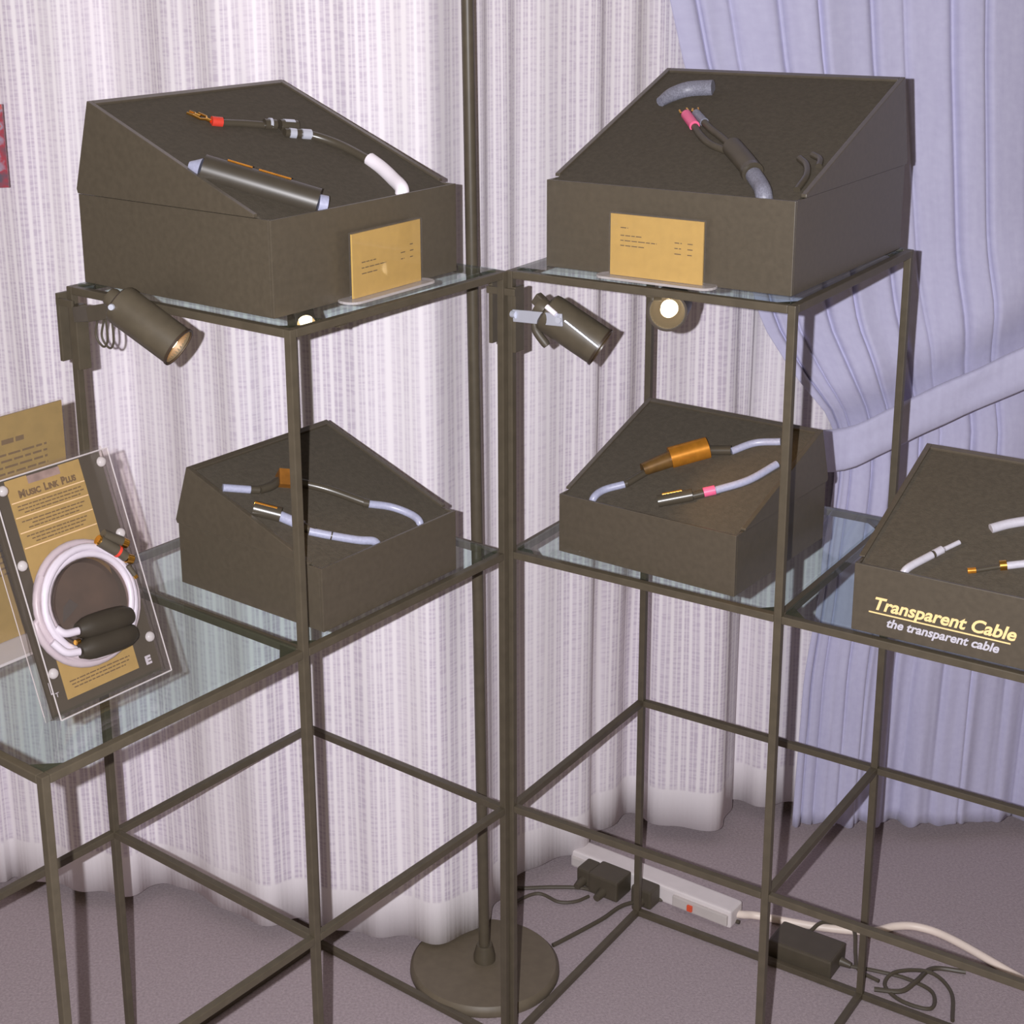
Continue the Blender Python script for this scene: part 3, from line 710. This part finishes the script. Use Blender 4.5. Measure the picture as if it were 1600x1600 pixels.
# two lamps slung under the top frames
spot_lamp(RQ, (.2,.03,1.165), 'small lit spot lamp slung under the front rail below the right gold price card', (.1870,.109,1.1640), (.33,-.90,.02), .070, .0250,
    [(.205,.010,1.1925,.012,.010,.004)], [((.205,.012,1.190),(.203,.040,1.184),(.010,.004),M_METAL,'arm')], lit=1.6, bulb_r=.0115, refl=M_BARREL)
spot_lamp(LQ, (.36,.06,1.17), 'small lit spot lamp slung under the near corner of the left stand top', (.3046,.1197,1.1905), (.0454,-.0422,-.0016), .062, .0122,
    [(.385,.100,1.1920,.014,.012,.006)], [((.385,.100,1.189),(.335,.098,1.187),(.008,.003),M_METAL,'arm')], lit=1.2, bulb_r=.0085)

# ------------------------------------------------------------------ things on the floor
A, B = Vector((.2600,2.590,0)), Vector((.515,2.388,0)); dv = B-A
t = thing('power_strip', 'long white power strip lying on the carpet under the right stand', 'power strip', A, math.atan2(dv.y, dv.x))
ln = dv.length
MB().box((0,-.022,0), (ln,.022,.034)).build('casing', M_STRIP, t, bevel=.006, segs=3)
MB().box((ln*.66,-.0275,.006), (ln*.985,-.0205,.026)).build('switch_plate', mat('grey_strip_plate', (.55,.50,.48), rough=.4, noise_amt=.04), t, bevel=.002, label='greyish side plate')
MB().box((ln*.755,-.0320,.010), (ln*.785,-.0270,.021)).build('switch', mat('red_switch', (.75,.10,.04), rough=.3, noise_amt=.02), t, bevel=.001, label='red rocker switch')
MB().box((.006,-.0265,.006), (.045,-.0205,.024)).build('end_plate', bpy.data.materials['grey_strip_plate'], t, bevel=.002)
inv = Matrix.Translation(A) @ Matrix.Rotation(math.atan2(dv.y, dv.x), 4, 'Z'); inv = inv.inverted()
cp = smoothpath([Vector(p) for p in ((.508,2.394,.016),(.528,2.396,.012),(.549,2.400,.0075),(.583,2.388,.0072),(.658,2.362,.0072),(.734,2.349,.0072),(.780,2.362,.0072),(.820,2.358,.0072),(.865,2.322,.0072),(.944,2.213,.0072),(1.05,2.07,.0072),(1.25,1.90,.0072))], 8)
MB().tube([inv @ p for p in cp], .0068, 12).build('cord', M_CORDW, t, smooth=True, label='cream cord trailing over the carpet')
def plug(x, y, rz, s, label):
    p = thing('power_plug', label, 'plug', (x, y, 0), rz, 'black plugs in the power strip')
    MB().box((-s[0]/2,-s[1]/2,.001), (s[0]/2,s[1]/2,s[2])).build('body', M_RUBBER, p, bevel=.004)
    MB().lathe([(.0001,0),(.009,0),(.006,.022),(.0001,.022)], align(Vector((0,-s[1]/2+.002,.012)), (0,-1,-.1)), 14).build('cord_grip', M_RUBBER, p, smooth=True)
    return p
sa = math.atan2(dv.y, dv.x); nrm = Vector((dv.y, -dv.x, 0)).normalized()
for f, s, lb in ((.165,(.026,.040,.034),'slim black plug at the curtain end of the power strip'), (.31,(.060,.050,.040),'wide black adapter plug in the middle of the power strip, left of the rear post'), (.52,(.040,.034,.036),'black plug just right of the rear post in the power strip')):
    p = A + dv*f + nrm*(.0235 + s[1]/2); plug(p.x, p.y, sa, s, lb)
def floor_cable(pts, r, label, mt=M_RUBBER, name='cable'):
    o = MB().tube(smoothpath([(x, y, z) for x, y, z in pts], 10), r, 8).build(name, mt, smooth=True)
    return tag(o, label, 'cable', 'dark cables on the carpet')
z = .0042
floor_cable([(.195,2.33,z),(.22,2.349,z),(.284,2.400,z),(.335,2.445,z),(.411,2.455,z),(.472,2.420,z),(.520,2.385,z)], .0036, 'dark cable running from the pole base along the front of the power strip')
floor_cable([(.10,2.52,z),(.14,2.50,z),(.205,2.500,z),(.255,2.497,z),(.280,2.487,z)], .0034, 'dark cable curling from the wide adapter plug behind the pole')
floor_cable([(.12,2.44,z),(.177,2.475,z+.004),(.215,2.455,z),(.245,2.455,z),(.270,2.470,z)], .0030, 'thin dark cable looping near the left end of the power strip')
floor_cable([tuple(wpos(RQ, u, v, w-ZOFF)) for u, v, w in ((.272,.4845,.012),(.275,.505,.016),(.285,.532,.0195),(.315,.560,.008),(.338,.535,.019),(.356,.495,.006),(.374,.462,.0042),(.412,.452,.0042))], .0032, 'dark cable looping from the black adapter over the cream cord')
floor_cable([(.675,2.255,z+.004),(.72,2.245,z),(.76,2.225,z),(.79,2.19,z),(.775,2.15,z),(.735,2.17,z),(.72,2.21,z),(.745,2.235,z+.006),(.80,2.235,z+.004),(.82,2.19,z),(.80,2.12,z)], .0032, 'tangled dark cable in front of the right rear post')
floor_cable([(.70,2.20,z),(.74,2.19,z+.003),(.77,2.21,z+.006),(.81,2.25,z),(.86,2.24,z)], .0040, 'short thick dark cable lying across the tangled cable')
t = thing('power_adapter', 'flat black power adapter box on the carpet under the right stand', 'power adapter', wpos(RQ, .290, .447, -ZOFF), RQ[1])
MB().box((-.055,-.033,.0), (.055,.033,.034)).build('casing', M_RUBBER, t, bevel=.004)
MB().lathe([(.0001,0),(.008,0),(.005,.018),(.0001,.018)], align(Vector((.055,.01,.012)), (1,0,-.1)), 14).build('cord_grip', M_RUBBER, t, smooth=True)

# ------------------------------------------------------------------ poster at the far left
def poster_mat():
    m = bpy.data.materials.new('red_poster_print'); m.use_nodes = True; nt = m.node_tree; b = nt.nodes['Principled BSDF']; b.inputs['Roughness'].default_value = .4
    tc = nt.nodes.new('ShaderNodeTexCoord'); n = nt.nodes.new('ShaderNodeTexNoise'); n.inputs['Scale'].default_value = 30; n.inputs['Detail'].default_value = 3
    nt.links.new(tc.outputs['Object'], n.inputs['Vector']); r = nt.nodes.new('ShaderNodeValToRGB'); nt.links.new(n.outputs['Fac'], r.inputs[0])
    e = r.color_ramp.elements; e[0].position = .35; e[0].color = (.10,.07,.10,1); e[1].position = .62; e[1].color = (.52,.05,.02,1)
    x = e.new(.48); x.color = (.34,.03,.05,1); x = e.new(.56); x.color = (.30,.25,.33,1)
    nt.links.new(r.outputs[0], b.inputs['Base Color']); return m
t = thing('poster', 'red and dark printed poster edge hanging on the curtain at far left', 'poster', (-.80,2.425,1.285))
MB().box((-.17,-.003,0), (.170,.003,.125)).build('print', poster_mat(), t)
